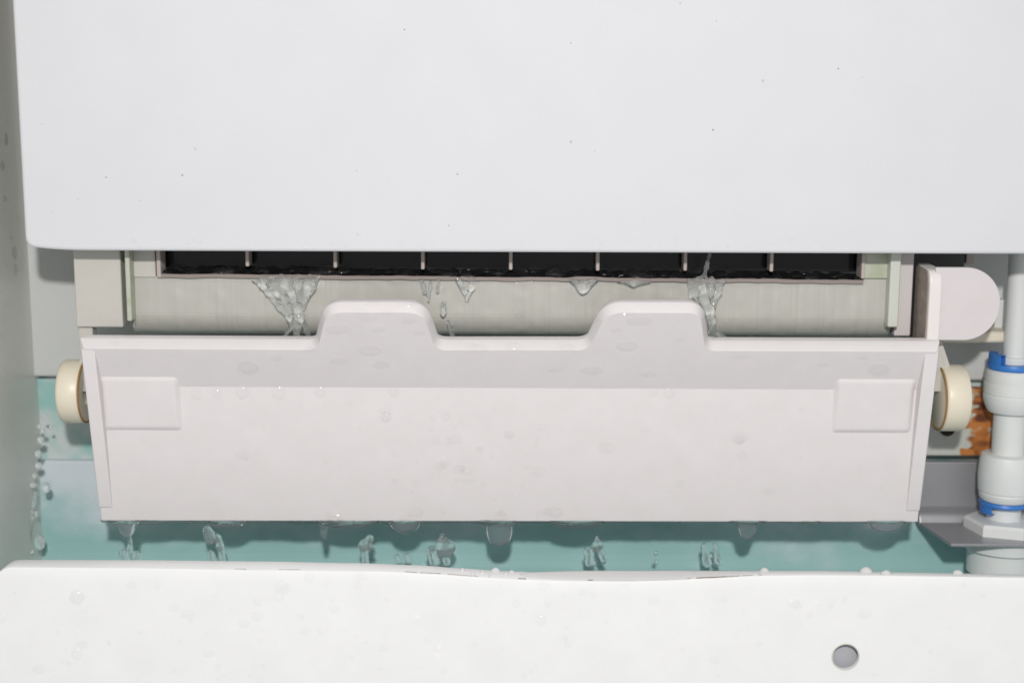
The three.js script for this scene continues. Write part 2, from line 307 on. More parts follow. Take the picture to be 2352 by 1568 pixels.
// ================================================================ DEFLECTOR CHUTE (hinged white trough)
const chute = thing('ice_chute', 'white plastic ice chute with two raised tabs, hinged under the grid', 'chute');
const ALPHA = 29 * Math.PI / 180;
const lipY = P(1176, 804, 0).y;
const W0 = V3(0, lipY, 0), WN = V3(0, -Math.sin(ALPHA), Math.cos(ALPHA)), WU = V3(0, Math.cos(ALPHA), Math.sin(ALPHA));
const wallHit = (u, v) => hit(u, v, W0, WN);
const crease = wallHit(1176, 891);
const zBot = -0.0128, botY = P(1176, 1197.5, zBot).y;
const BETA = Math.atan2(crease.z - zBot, crease.y - botY);
const MN = V3(0, -Math.sin(BETA), Math.cos(BETA)), MU = V3(0, Math.cos(BETA), Math.sin(BETA));
const mainHit = (u, v) => hit(u, v, crease, MN);
{
  const loc = (p) => [p.x, p.clone().sub(W0).dot(WU)];
  const px = 0.00014;
  const out = [[192, 801, 0], [730, 804, 17], [750, 718, 22], [971, 718, 24], [1000, 804.5, 17], [1352, 804.5, 17], [1394, 718.5, 24], [1608, 719, 18], [1620, 806, 17], [2151, 808, 0]].map(([u, v, r]) => [...loc(wallHit(u, v)), r * px * 1.6]);
  const cy = loc(crease)[1] - 0.0005;
  out.push([out[9][0] - 0.0004, cy, 0], [out[0][0] + 0.0004, cy, 0]);
  const g = creased(new THREE.ExtrudeGeometry(roundShape(out.reverse()), { depth: 0.0006, bevelEnabled: true, bevelSize: 0.0015, bevelThickness: 0.0034, bevelOffset: 0, bevelSegments: 1, curveSegments: 12 }), 0.5);
  g.translate(0, 0, -0.0040);
  const m = new THREE.Matrix4().makeBasis(V3(1, 0, 0), WU, WN).setPosition(W0);
  let gg = boxUV(g); gg.applyMatrix4(m);
  mesh('upper_wall', gg, M.tray, chute);
  // main sloping face
  const q = [[216, 888], [2130, 893], [2098, 1199], [228, 1196]].map(([u, v]) => mainHit(u, v)).map((p) => [p.x, p.clone().sub(crease).dot(MU)]);
  const xl = wallHit(185, 803).x + 0.0003, xr = wallHit(2158, 809).x - 0.0003;
  const sh = roundShape([[xl, q[3][1], 0.0004], [xr, q[2][1], 0.0004], [xr, 0.0004, 0], [xl, 0.0004, 0]]);
  const g2 = boxUV(extrude(sh, 0.0034, 0.0004, 10, 4)); g2.translate(0, 0, -0.0034);
  g2.applyMatrix4(new THREE.Matrix4().makeBasis(V3(1, 0, 0), MU, MN).setPosition(crease));
  mesh('sloping_face', g2, M.tray, chute);
  const rearTop = crease.clone().addScaledVector(MN, -0.0026);
  const g3 = boxUV(extrude(roundShape([[xl + 0.0002, q[3][1] + 0.002, 0], [xr - 0.0002, q[3][1] + 0.002, 0], [xr - 0.0002, 0.001, 0], [xl + 0.0002, 0.001, 0]]), 0.0014, 0.0001)); g3.translate(0, 0, -0.0014);
  g3.applyMatrix4(new THREE.Matrix4().makeBasis(V3(1, 0, 0), MU, MN).setPosition(rearTop));
  mesh('rear_sheet', g3, M.tray, chute);
  // side flanges
  const fx0 = wallHit(185, 803).x, fx1 = wallHit(2158, 809).x, fw = 0.0046;
  const end = mainHit(1176, 1168);
  const back = (p, n, d) => [p.y - n.y * d, p.z - n.z * d];
  const flange = (x0, x1) => mesh('side_flange', extrudeX([[lipY - 0.0003, -0.0003, 0.0004], [end.y, end.z + 0.0004, 0.0003], [end.y - 0.001, end.z - 0.002, 0], back(crease, MN, 0.003), [lipY - 0.001, -0.0042, 0]], x0, x1, 0.0005), M.tray, chute);
  flange(fx0, fx0 + fw); flange(fx1 - fw, fx1);
  // wedge bosses in the two upper corners
  const boss = (u0, u1, v0, v1) => {                        // a pillowy pad: rounded plan, swelling softly out of the two faces
    const NB = 36, pos = [], idx = [], a = mainHit(u0, v1).x, b = mainHit(u1, v1).x, top = wallHit((u0 + u1) / 2, v0), bot = mainHit((u0 + u1) / 2, v1);
    for (let i = 0; i <= NB; i++) for (let j = 0; j <= NB; j++) {
      const p = i / NB, t = j / NB, y = lerp(top.y, bot.y, t);
      const base = y > crease.y ? crease.z + (y - crease.y) * Math.tan(ALPHA) : crease.z - (crease.y - y) * Math.tan(BETA);
      const flat = lerp(top.z - 0.0004, bot.z + 0.0003, t) + 0.0004;
      const e = sstep(0, 0.07, Math.min(p, 1 - p)) * sstep(0, 0.1, Math.min(t, 1 - t));
      pos.push(lerp(a, b, p), y, lerp(base - 0.00025, Math.max(base + 0.00025, flat), e));
    }
    for (let i = 0; i < NB; i++) for (let j = 0; j < NB; j++) { const k = i * (NB + 1) + j, l = k + NB + 1; idx.push(k, k + 1, l, l, k + 1, l + 1); }
    const g = new THREE.BufferGeometry(); g.setAttribute('position', new THREE.Float32BufferAttribute(pos, 3)); g.setIndex(idx); g.computeVertexNormals();
    mesh('corner_boss', boxUV(g), M.tray, chute);
  };
  boss(236, 422, 860, 992); boss(1906, 2094, 865, 998);
}

// ================================================================ RIM PANEL (lower front wall with finger scoop)
const rim = thing('rim_panel', 'white lower front panel with a finger scoop and a round screw hole', 'panel');
const RZ = 0.030, RZB = 0.0215;
const polyline = (pts) => (u) => { if (u <= pts[0][0]) return pts[0][1]; for (let i = 1; i < pts.length; i++) if (u <= pts[i][0]) { const t = (u - pts[i - 1][0]) / (pts[i][0] - pts[i - 1][0]); return lerp(pts[i - 1][1], pts[i][1], t * t * (3 - 2 * t) * 0.5 + t * 0.5); } return pts[pts.length - 1][1]; };
const rimBack = polyline([[-20, 1283], [300, 1284], [600, 1287], [820, 1291], [960, 1296], [1060, 1303], [1150, 1309], [1260, 1313], [1450, 1315], [1600, 1313], [1740, 1309], [1900, 1309], [2100, 1313], [2400, 1318]]);
const rimFront = polyline([[-20, 1302], [300, 1304], [600, 1309], [880, 1312], [1000, 1318], [1100, 1325], [1200, 1330.5], [1320, 1334], [1440, 1334], [1540, 1332], [1640, 1327], [1740, 1321.5], [1850, 1320], [2000, 1321], [2400, 1326]]);
{
  const xs = [], u0 = -15, u1 = 2440, N = 150, yBase = P(1176, 1660, RZ).y;
  const rows = [];
  for (let i = 0; i <= N; i++) {
    const t = i / N, u = lerp(u0, u1, Math.pow(t, 1.0)) ;
    const x = P(u, 1320, RZ).x;
    rows.push([x, u]);
  }
  for (const k of [3, 7, 12, 18, 24]) { const u = u0 + k * 1.5; rows.push([P(u, 1320, RZ).x, u]); }
  rows.sort((a, b) => a[0] - b[0]);
  const xStart = rows[0][0], rad = 0.0058;
  const pos = [], idx = [], M_ = 12;
  for (const [x, u] of rows) {
    const d = x - xStart, dip = d < rad ? rad - Math.sqrt(Math.max(0, rad * rad - (rad - d) * (rad - d))) : 0;
    const yb = P(u, rimBack(u), RZB).y - dip, yf = P(u, rimFront(u), RZ).y - dip;
    const s = (yb - yf) / (RZ - RZB), r = 0.0007, r2 = 0.0009;
    const p = [[yBase - 0.02, RZB], [yb - r2, RZB], [yb - r2 * 0.3, RZB + r2 * 0.3], [yb - s * r2 * 0.6, RZB + r2], [lerp(yb, yf, 0.5), lerp(RZB, RZ, 0.5)],
      [yf + s * r, RZ - r], [yf - r * 0.25 + s * r * 0.3, RZ - r * 0.28], [yf - r * 1.2, RZ], [yf - 0.004, RZ], [yBase, RZ], [yBase - 0.02, RZ], [yBase - 0.02, RZ - 0.003]];
    for (const [y, z] of p) pos.push(x, y, z);
  }
  const n = rows.length;
  for (let i = 0; i < n - 1; i++) for (let k = 0; k < M_; k++) { const a = i * M_ + k, b = i * M_ + (k + 1) % M_, c = a + M_, d = b + M_; idx.push(a, b, c, c, b, d); }
  for (let k = 1; k < M_ - 1; k++) { idx.push(0, k + 1, k); const o = (n - 1) * M_; idx.push(o, o + k, o + k + 1); }
  let g = new THREE.BufferGeometry(); g.setAttribute('position', new THREE.Float32BufferAttribute(pos, 3)); g.setIndex(idx);
  // orientation check: make sure faces look outward
  { const A = V3().fromArray(pos, 8 * 3), B = V3().fromArray(pos, 9 * 3), C = V3().fromArray(pos, (8 + M_) * 3); if (B.sub(A).cross(C.sub(A)).z < 0) { for (let i = 0; i < idx.length; i += 3) { const t = idx[i]; idx[i] = idx[i + 1]; idx[i + 1] = t; } g.setIndex(idx); } }
  g = boxUV(creased(g, 0.75));
  const hc = P(1942, 1508, RZ), hr = 0.00415;
  const ev2 = new Evaluator(); ev2.attributes = ['position', 'normal', 'uv']; ev2.useGroups = false;
  const A = new Brush(g); A.updateMatrixWorld();
  const cav = new Brush(new THREE.BoxGeometry(0.03, 0.03, 0.0060)); cav.position.set(hc.x, hc.y, RZ - 0.0012 - 0.003); cav.updateMatrixWorld();
  const cyl = new Brush(new THREE.CylinderGeometry(hr, hr, 0.006, 64).rotateX(Math.PI / 2)); cyl.position.set(hc.x, hc.y, RZ); cyl.updateMatrixWorld();
  let R = ev2.evaluate(A, cav, SUBTRACTION); R = ev2.evaluate(R, cyl, SUBTRACTION);
  mesh('front_wall', R.geometry, M.rim, rim);
  mesh('hole_backing', box(hc.x - 0.0148, hc.x + 0.0148, hc.y - 0.0148, hc.y + 0.0148, RZ - 0.0044, RZ - 0.0039, 0.0001), M.grey, rim);
  // worn ring of bare plastic round the hole
  const ring = new THREE.TorusGeometry(hr + 0.00012, 0.00022, 8, 64); ring.translate(hc.x, hc.y, RZ);
  mesh('hole_edge', ring, phy({ color: lin(0.62, 0.62, 0.55), roughness: 0.7 }), rim);
}
const rimTop = (u, q) => { const a = P(u, rimBack(u), RZB), b = P(u, rimFront(u), RZ); return V3(lerp(a.x, b.x, q), lerp(a.y, b.y, q), lerp(RZB, RZ, q)); };

{ // dark dirt caught in broken dashes along the front edge of the scoop
  const dirt = phy({ color: lin(0.16, 0.125, 0.07), roughness: 0.9 }), parts = [];
  for (const [a, b, r] of [[540, 566, 0.6], [640, 690, 0.5], [930, 958, 0.8], [965, 1012, 0.8], [1028, 1098, 0.7], [1122, 1124, 0.9], [1190, 1208, 1.3], [1350, 1362, 1.4], [1440, 1443, 0.7], [1576, 1586, 0.9], [1600, 1668, 1.5], [1668, 1700, 1.0], [1704, 1730, 0.8], [1740, 1752, 0.5]]) {
    const pts = []; for (let k = 0; k <= 6; k++) { const u = lerp(a, b, k / 6), p = rimTop(u, 0.915 + 0.012 * n3(u * 0.2, 3, 1)); pts.push(p); }
    parts.push(new THREE.TubeGeometry(new THREE.CatmullRomCurve3(pts), 12, r * 0.00013, 6));
  }
  mesh('dirt_line', mergeGeometries(parts), dirt, rim).userData.kind = 'stuff';
}
// ================================================================ THINGS AT THE OTHER END
{ // dark box put in for the dark gap behind the paddle
  const t = thing('gap_box', 'dark box put in for the gap behind the white paddle beside the evaporator post', 'housing');
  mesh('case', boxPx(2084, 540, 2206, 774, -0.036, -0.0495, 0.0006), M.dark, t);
  const a = P(2222, 545, -0.038), b = P(2238, 606, -0.038);
  mesh('clip', box(a.x, b.x, b.y, a.y, -0.0495, -0.038, 0.0004), M.fin, t);
}
{ // paddle
  const t = thing('switch_paddle', 'off-white D-shaped switch paddle standing above the end of the chute', 'paddle');
  const zf = -0.0045;
  const a = P(2138, 616, zf), b = P(2157, 800, zf);
  const rust = tex(256, 256, (x, y) => { const m = 0.5 + 0.5 * (tn(x, y, 6, 21) * 0.6 + tn(x, y, 22, 22) * 0.5); return [lerp(128, 176, m), lerp(116, 164, m), lerp(106, 154, m)]; });
  // side blade, rounded at its front top
  const prof = [[b.y - 0.002, zf, 0], [a.y - 0.001, zf, 0.006], [a.y - 0.0002, zf - 0.007, 0.002], [a.y, zf - 0.0155, 0.0005], [b.y - 0.002, zf - 0.0155, 0]];
  mesh('side_blade', extrudeX(prof, a.x, b.x, 0.0006), phy({ color: lin(0.74, 0.71, 0.69), roughness: 0.45 }), t);
  const dirty = extrudeX(prof.map(([y, z, r], i) => [y - (i === 0 || i === 4 ? 0 : 0.0006), Math.min(z, zf - 0.0012), r]), a.x - 0.0003, a.x + 0.0002, 0);
  mesh('dirt_film', dirty, phy({ map: rep(rust, 40), roughness: 0.6 }), t);
  const zd = zf - 0.0012, p0 = P(2150, 614, zd), p1 = P(2293, 782, zd), R = (p0.y - p1.y) / 2, s = new THREE.Shape();
  s.moveTo(p0.x, p0.y); s.lineTo(p0.x, p1.y); s.lineTo(p1.x - R * 0.96, p1.y);
  s.absellipse(p1.x - R * 0.96, p1.y + R, R * 0.96, R, -Math.PI / 2, Math.PI / 2, false); s.lineTo(p0.x, p0.y);
  const g = extrude(s, 0.0026, 0.0004, 32); g.translate(0, 0, zd - 0.0026);
  mesh('round_blade', boxUV(g), phy({ color: lin(0.68, 0.64, 0.645), roughness: 0.45, map: rep(grime, 14) }), t);
}
tag(mesh('support_bar', boxPx(2120, 760, 2330, 789, -0.034, -0.0495, 0.0015), M.lug), 'cream plastic bar behind the paddle reaching the tube', 'bar');
tag(mesh('white_strip', boxPx(2288, 688, 2306, 775, -0.043, -0.0495, 0.0005), M.white), 'narrow white strip between paddle and tube', 'strip');
{ // plate with rust
  const map = tex(512, 512, (x, y) => {
    const m = sstep(-0.12, 0.3, tn(x, y, 3, 31) * 0.45 + tn(x, y, 10, 32) * 0.2 + lerp(-0.75, 0.4, sstep(0.28, 0.62, x + 0.16 * tn(x, y, 6, 34))) ), d = sstep(-0.3, 0.7, tn(x, y, 5, 33));
    return [lerp(185, lerp(186, 96, d), m), lerp(187, lerp(116, 50, d), m), lerp(180, lerp(52, 24, d), m)];
  }, true);
  const t = thing('rusty_plate', 'white plate streaked with orange rust behind the tube fitting', 'plate');
  const a = P(2095, 892, -0.0445), b = P(2375, 1048, -0.0445);
  const g = box(a.x, b.x, b.y, a.y, -0.0495, -0.0445, 0.0008);
  const uv = g.attributes.uv, r0 = P(2196, 900, -0.0445).x, w = (P(2300, 900, -0.0445).x - r0) * 2;
  for (let i = 0; i < uv.count; i++) uv.setXY(i, (uv.getX(i) - r0) / w + 0.35, (uv.getY(i) - b.y) / (a.y - b.y));
  mesh('sheet', g, phy({ map, roughness: 0.6 }), t);
  const h = P(2176, 984, -0.0443), hg = new THREE.CylinderGeometry(0.0027, 0.0027, 0.0012, 32).rotateX(Math.PI / 2).translate(h.x, h.y, -0.0443);
  mesh('dark_hole_disc', hg, phy({ color: lin(0.02, 0.012, 0.008), roughness: 0.8 }), t);  // solid near-black disc; the dark of a hole is put into its colour
}
{ // steel bracket
  const t = thing('steel_bracket', 'dull grey steel bracket carrying the tube fitting over the basin', 'bracket');
  const top = P(2150, 1060, -0.046), bend = P(2150, 1168, -0.046), tip = P(2184, 1256, -0.016);
  const xl = P(2103, 1110, -0.046).x, x1 = xR - 0.002;
  mesh('back_plate', box(xl, x1, bend.y, top.y, -0.0485, -0.046, 0.0006), M.steel, t);
  const mid = P(2150, 1195, -0.040);
  mesh('bend', extrudeX([[bend.y + 0.001, -0.0462, 0.001], [bend.y - 0.0005, -0.0425, 0.002], [tip.y + 0.0012, -0.041, 0.001], [tip.y, -0.041, 0], [tip.y, -0.0475, 0], [bend.y + 0.001, -0.0475, 0]], xl + 0.0006, x1, 0.0006), M.steel, t);
  // shelf: tapered sheet
  const s = new THREE.Shape(); const xt = tip.x;
  s.moveTo(xl + 0.0008, 0.041); s.lineTo(x1, 0.041); s.lineTo(x1, 0.016); s.lineTo(xt, 0.016); s.closePath();
  const g = extrude(s, 0.0012, 0.0003); g.rotateX(-Math.PI / 2); g.scale(1, 1, 1); g.translate(0, tip.y, 0);
  // shape y grows away from the viewer: shape (x, d) -> world (x, y, -d)
  mesh('shelf', boxUV(g), M.steel, t);
}
{ // push-fit fitting on its tube
  const t = thing('tube_fitting', 'white push-fit tube connector with two blue clips on the bracket', 'fitting');
  const za = -0.033, xa = P(2317, 1000, za).x;
  const Y = (v) => P(2317, v, za).y, px = (n) => n * 0.000147;
  const lathe = (name, prof, mat, parent = t, seg = 56) => { const g = new THREE.LatheGeometry(prof.map(([r, v]) => new THREE.Vector2(px(r), Y(v))), seg); g.translate(xa, 0, za); return mesh(name, creased(g, 0.5), mat, parent); };
  lathe('tube', [[0, 830], [26, 830], [26, 480], [0, 480]], M.white);
  lathe('collar', [[0, 836], [34, 836], [34, 822], [32, 819], [26, 818], [0, 818]], M.white);
  const body = lathe('upper_body', [[0, 944], [52, 944], [57, 936], [64, 918], [65, 906], [63.5, 904.5], [63.5, 902.5], [65, 901], [65, 878], [63.5, 876.5], [63.5, 874.5], [64, 873], [62, 852], [58, 847], [0, 847]].map(([r, v]) => [r, v]), M.white);
  lathe('neck', [[0, 1045], [38, 1045], [38, 940], [0, 940]], M.white);
  lathe('lower_body', [[0, 1146], [56, 1146], [60, 1141], [62, 1130], [61, 1128], [61, 1126], [64, 1124], [66, 1090], [64, 1056], [60, 1043], [52, 1040], [0, 1040]], M.white);
  const ringClip = (v0, v1, v2, up) => {                    // C clip: a low band with one taller shoulder
    const g1 = new THREE.LatheGeometry([[36, v1], [58, v1], [60, lerp(v0, v1, 0.6)], [58, v0], [36, v0], [36, v1]].map(([r, v]) => new THREE.Vector2(px(r), Y(v))), 48); g1.translate(xa, 0, za);
    const g2 = new THREE.LatheGeometry([[37, up ? v0 + 2 : v2], [57, up ? v0 + 2 : v2], [57, up ? v2 : v1 - 2], [37, up ? v2 : v1 - 2], [37, up ? v0 + 2 : v2]].map(([r, v]) => new THREE.Vector2(px(r), Y(v))), 20, -2.35, 1.5); g2.translate(xa, 0, za);
    return mesh('clip', creased(mergeGeometries([g1, g2]), 0.6), M.blue, t);
  };
  ringClip(833, 846, 812, true);
  ringClip(1147, 1157, 1174, false);
  lathe('lower_collar', [[0, 1194], [40, 1194], [40, 1176], [38, 1158], [0, 1158]], M.white);
  const hexR = px(92), hx = [[0, 1240], [84, 1240], [92, 1226], [92, 1196], [86, 1190], [0, 1188]];
  const hg = new THREE.LatheGeometry(hx.map(([r, v]) => new THREE.Vector2(px(r), Y(v))), 6, 0.2).toNonIndexed(); hg.computeVertexNormals(); hg.translate(xa, 0, za);
  mesh('hex_nut', hg, M.white, t);
  const y1 = P(2317, 1263, -0.024).y;
  const under = new THREE.LatheGeometry([[0, -0.014], [0.0118, -0.014], [0.0118, -0.0052], [0.0138, -0.0048], [0.0140, 0], [0, 0]].map(([r, h]) => new THREE.Vector2(r, h)), 48);
  under.translate(xa, P(2184, 1256, -0.016).y - 0.0002, za);
  mesh('under_socket', creased(under, 0.5), M.white, t);
}

// ================================================================ WATER
function blob(segs, k, noise, N = 64, pad = 0.0012) {        // smooth union of tapered capsules, meshed
  const lo = V3(1e9, 1e9, 1e9), hi = V3(-1e9, -1e9, -1e9);
  for (const [a, b, ra, rb] of segs) for (const [p, r] of [[a, ra], [b, rb]]) { lo.min(p.clone().subScalar(r + pad)); hi.max(p.clone().addScalar(r + pad)); }
  const c = lo.clone().add(hi).multiplyScalar(0.5), h = hi.clone().sub(lo).multiplyScalar(0.5 * N / (N - 4));
  const mc = new MarchingCubes(N, new THREE.MeshBasicMaterial(), false, false, 400000); mc.isolation = 0;
  const p = V3(), ab = V3(), ap = V3();
  for (let z = 0; z < N; z++) for (let y = 0; y < N; y++) for (let x = 0; x < N; x++) {
    p.set(c.x + h.x * (x - N / 2) / (N / 2), c.y + h.y * (y - N / 2) / (N / 2), c.z + h.z * (z - N / 2) / (N / 2));
    let d = 1;
    for (const [a, b, ra, rb] of segs) {
      ab.subVectors(b, a); ap.subVectors(p, a); const t = Math.max(0, Math.min(1, ap.dot(ab) / Math.max(1e-12, ab.lengthSq())));
      const e = ap.addScaledVector(ab, -t).length() - lerp(ra, rb, t), q = Math.max(k - Math.abs(d - e), 0) / k;
      d = Math.min(d, e) - q * q * k * 0.25;
    }
    if (noise) d += noise * n3(p.x * 330, p.y * 230, p.z * 330) + noise * 0.4 * n3(p.x * 760, p.y * 560, p.z * 760 + 5);
    mc.field[z * N * N + y * N + x] = -d * 1000;
  }
  mc.update();
  const g = new THREE.BufferGeometry();
  g.setAttribute('position', new THREE.BufferAttribute(mc.positionArray.slice(0, mc.count * 3), 3));
  g.scale(h.x, h.y, h.z); g.translate(c.x, c.y, c.z);
  const m = mergeVertices(g, 1e-6); m.computeVertexNormals(); return m;
}
const SEG = (a, b, ra, rb) => [a, b, ra * 0.00014, rb * 0.00014];
{
  const z = -0.0138, Q = (u, v, dz = 0) => P(u, v, z + dz), s = [];
  const ch = (pts) => { for (let i = 1; i < pts.length; i++) s.push(SEG(Q(pts[i - 1][0], pts[i - 1][1], pts[i - 1][3] || 0), Q(pts[i][0], pts[i][1], pts[i][3] || 0), pts[i - 1][2], pts[i][2])); };
  ch([[583, 643, 4], [603, 655, 8], [622, 678, 6], [634, 690, 3]]);
  ch([[648, 637, 7], [656, 655, 11], [668, 668, 10], [676, 690, 9], [684, 706, 12], [688, 728, 11], [681, 745, 9], [683, 775, 6]]);
  ch([[686, 637, 6], [682, 655, 8], [672, 668, 8]]);
  ch([[712, 634, 6], [708, 652, 10], [706, 672, 9], [696, 690, 5], [690, 712, 8]]);
  ch([[640, 700, 6], [655, 716, 5], [668, 735, 5], [678, 748, 5]]);
  ch([[664, 704, 8], [666, 730, 8], [678, 750, 6]]);
  for (let k = 0; k < 16; k++) { const u0 = 600 + k * 8.5 + rr(-4, 4), u1 = lerp(u0, 684, 0.45) + rr(-5, 5), v1 = rr(668, 712); ch([[u0, 637, rr(2, 4.5)], [lerp(u0, u1, 0.4) + rr(-4, 4), lerp(637, v1, 0.5), rr(2.5, 6)], [u1, v1, rr(1, 4)]]); }
  ch([[700, 745, 4], [708, 772, 5]]); ch([[665, 752, 4], [655, 772, 5]]);
  tag(mesh('water_stream', blob(s, 0.0009, 0.00030, 96), M.whitened), 'broken braid of water pouring down beside the chute tab with the steep right shoulder', 'water stream', 'water pouring off the grid');
}
{
  const z = -0.0128, Q = (u, v, dz = 0) => P(u, v, z + dz), s = [];
  const ch = (pts) => { for (let i = 1; i < pts.length; i++) s.push(SEG(Q(pts[i - 1][0], pts[i - 1][1]), Q(pts[i][0], pts[i][1]), pts[i - 1][2], pts[i][2])); };
  ch([[1634, 560, 3], [1628, 590, 3], [1622, 615, 4], [1617, 640, 7], [1614, 665, 12], [1618, 690, 10], [1628, 710, 12], [1636, 735, 10], [1636, 744, 7]]);
  ch([[1592, 648, 5], [1590, 670, 8], [1584, 690, 5]]);
  ch([[1604, 640, 5], [1608, 662, 9]]); ch([[1634, 640, 6], [1632, 668, 6], [1622, 690, 7]]);
  ch([[1650, 650, 5], [1652, 672, 5], [1642, 695, 5], [1634, 715, 6]]);
  for (let k = 0; k < 10; k++) { const u0 = 1578 + k * 9.5 + rr(-4, 4), u1 = lerp(u0, 1628, 0.4) + rr(-5, 5), v1 = rr(664, 708); ch([[u0, 644, rr(2, 4)], [lerp(u0, u1, 0.5) + rr(-3, 3), lerp(644, v1, 0.5), rr(3, 6)], [u1, v1, rr(1, 4)]]); }
  ch([[1640, 748, 6], [1632, 768, 9]]); ch([[1650, 766, 6], [1664, 776, 6]]);
  tag(mesh('water_stream', blob(s, 0.0009, 0.00022, 96), M.whitened), 'thin jet of water falling from the cover edge and swelling beside the chute tab', 'water stream', 'water pouring off the grid');
}
{
  const Q = (u, v, z = -0.0142) => P(u, v, z);
  tag(mesh('water_drip', blob([SEG(Q(1052, 642), Q(1066, 668), 7, 6), SEG(Q(1084, 640), Q(1084, 660), 7, 7), SEG(Q(1084, 660), Q(1073, 688), 7, 3), SEG(Q(1066, 668), Q(1073, 686), 5, 3)], 0.0009, 0.00008, 44), M.whitened), 'forked clear drip hanging from the metal edge between the two tabs', 'water drip');
  tag(mesh('water_drip', blob([SEG(Q(1312, 643), Q(1340, 660), 5, 12), SEG(Q(1370, 643), Q(1340, 660), 5, 12), SEG(Q(1340, 656), Q(1338, 666), 10, 7)], 0.0016, 0, 44), M.whitened), 'broad swelling drip on the metal edge near the second tab', 'water drip');
  tag(mesh('water_drip', blob([SEG(Q(1420, 646), Q(1455, 652), 3, 6), SEG(Q(1455, 652), Q(1492, 647), 6, 3)], 0.0014, 0, 40), M.whitened), 'long flat bead of water along the metal edge above the second tab', 'water drip');
  tag(mesh('water_drip', blob([SEG(Q(968, 642), Q(975, 670), 4, 6), SEG(Q(1008, 642), Q(1004, 668), 4, 5), SEG(Q(990, 650), Q(984, 690), 4, 4), SEG(Q(1018, 700, -0.013), Q(1018, 718, -0.013), 7, 8), SEG(Q(1030, 740), Q(1040, 772), 5, 6)], 0.0009, 0.00025, 56), M.whitened), 'splashing trickle running down just past the first tab', 'water drip');
}
{ // film hanging under the metal edge along its length
  const NX = 240, pos = [], idx = [], z = -0.0143, x0 = P(376, 640, z).x, x1 = P(1970, 650, z).x;
  for (let i = 0; i <= NX; i++) {
    const t = i / NX, u = lerp(376, 1970, t), a = P(u, lerp(637, 651, t), z), h = 0.0009 + 0.0009 * Math.max(0, fbm(a.x * 70, 9, 3, 3) + 0.2);
    for (let k = 0; k <= 6; k++) { const q = k / 6, w = Math.sin(q * Math.PI); pos.push(a.x, a.y - h * q, z - 0.0006 + 0.0008 * w); }
  }
  for (let i = 0; i < NX; i++) for (let k = 0; k < 6; k++) { const a = i * 7 + k, b = a + 7; idx.push(a, a + 1, b, b, a + 1, b + 1); }
  const g = new THREE.BufferGeometry(); g.setAttribute('position', new THREE.Float32BufferAttribute(pos, 3)); g.setIndex(idx); g.computeVertexNormals();
  tag(mesh('water_film', g, M.film), 'wavy film of water clinging under the brown metal edge', 'water film');
}
// drops hanging from the lower edge of the chute
{ // uneven film of water along the lower edge
  const segs = []; let pu = 236;
  while (pu < 2088) { const u2 = pu + rr(14, 30), d = 1.5 + 5 * Math.max(0, fbm(pu / 90, 4, 2, 2) + 0.15); segs.push(SEG(P(pu, 1194 + d * 0.5, zBot - 0.0010), P(Math.min(u2, 2090), 1194 + d * 0.5, zBot - 0.0010), 3 + d, 3 + d * 0.8)); pu = u2; }
  const parts = []; for (let i = 0; i < segs.length; i += 12) parts.push(blob(segs.slice(i, i + 13), 0.0012, 0, 60, 0.0008));
  tag(mesh('water_film', mergeGeometries(parts), M.water), 'thin uneven film of water under the lower edge of the chute', 'water film');
}
function hang(u0, u1, v1, type, label) {
  const z = zBot - 0.0012, um = (u0 + u1) / 2, a = P(um, 1193, z), h = a.y - P(um, v1, z).y, w = (P(u1, 1196, z).x - P(u0, 1196, z).x) / 2;
  const pts = [], n = 22;
  for (let i = 0; i <= n; i++) {
    const t = 1 - Math.pow(1 - i / n, 1.6); let r;
    if (type === 'round') r = Math.sqrt(Math.max(0, 1 - t * t));
    else if (type === 'cone') r = Math.pow(1 - t, 0.62) * (1 - 0.42 * Math.sin(Math.PI * Math.pow(t, 0.7)));
    else r = (t < 0.25 ? 1 - t * 1.1 : 0.725 * Math.sqrt(Math.max(0, 1 - Math.pow((t - 0.25) / 0.75, 3))));
    pts.push(new THREE.Vector2(Math.max(0, r) * w, -t * h));
  }
  pts.unshift(new THREE.Vector2(0, 0.00002));
  const g = new THREE.LatheGeometry(pts.reverse(), 40); g.scale(1, 1, Math.min(1, 0.0030 / w)); g.translate(a.x, a.y, z);
  return tag(mesh('hanging_drop', mergeVertices(g, 1e-8), M.drip), label, 'water drop', 'drops under the chute edge');
}
hang(243, 338, 1234, 'cone', 'pointed drop letting go beside the hinge end of the chute edge');
hang(478, 566, 1214, 'round', 'shallow wide bulge of water under the chute edge near the pointed drop');
hang(728, 872, 1214, 'round', 'widest flat bulge of water hanging under the chute edge');
hang(722, 764, 1241, 'cone', 'small beaded drip at the end of the widest bulge');
hang(893, 968, 1224, 'round', 'half-round drop hanging under the first tab');
hang(1106, 1188, 1254, 'tongue', 'long tongue-shaped drop hanging deepest from the chute edge');
hang(1258, 1388, 1214, 'round', 'flat bulge of water under the chute edge beside the tongue-shaped drop');
hang(1668, 1766, 1238, 'cone', 'large tapering drop under the chute edge past the second tab');
hang(1986, 2080, 1222, 'round', 'smooth rounded drop at the bracket end of the chute edge');
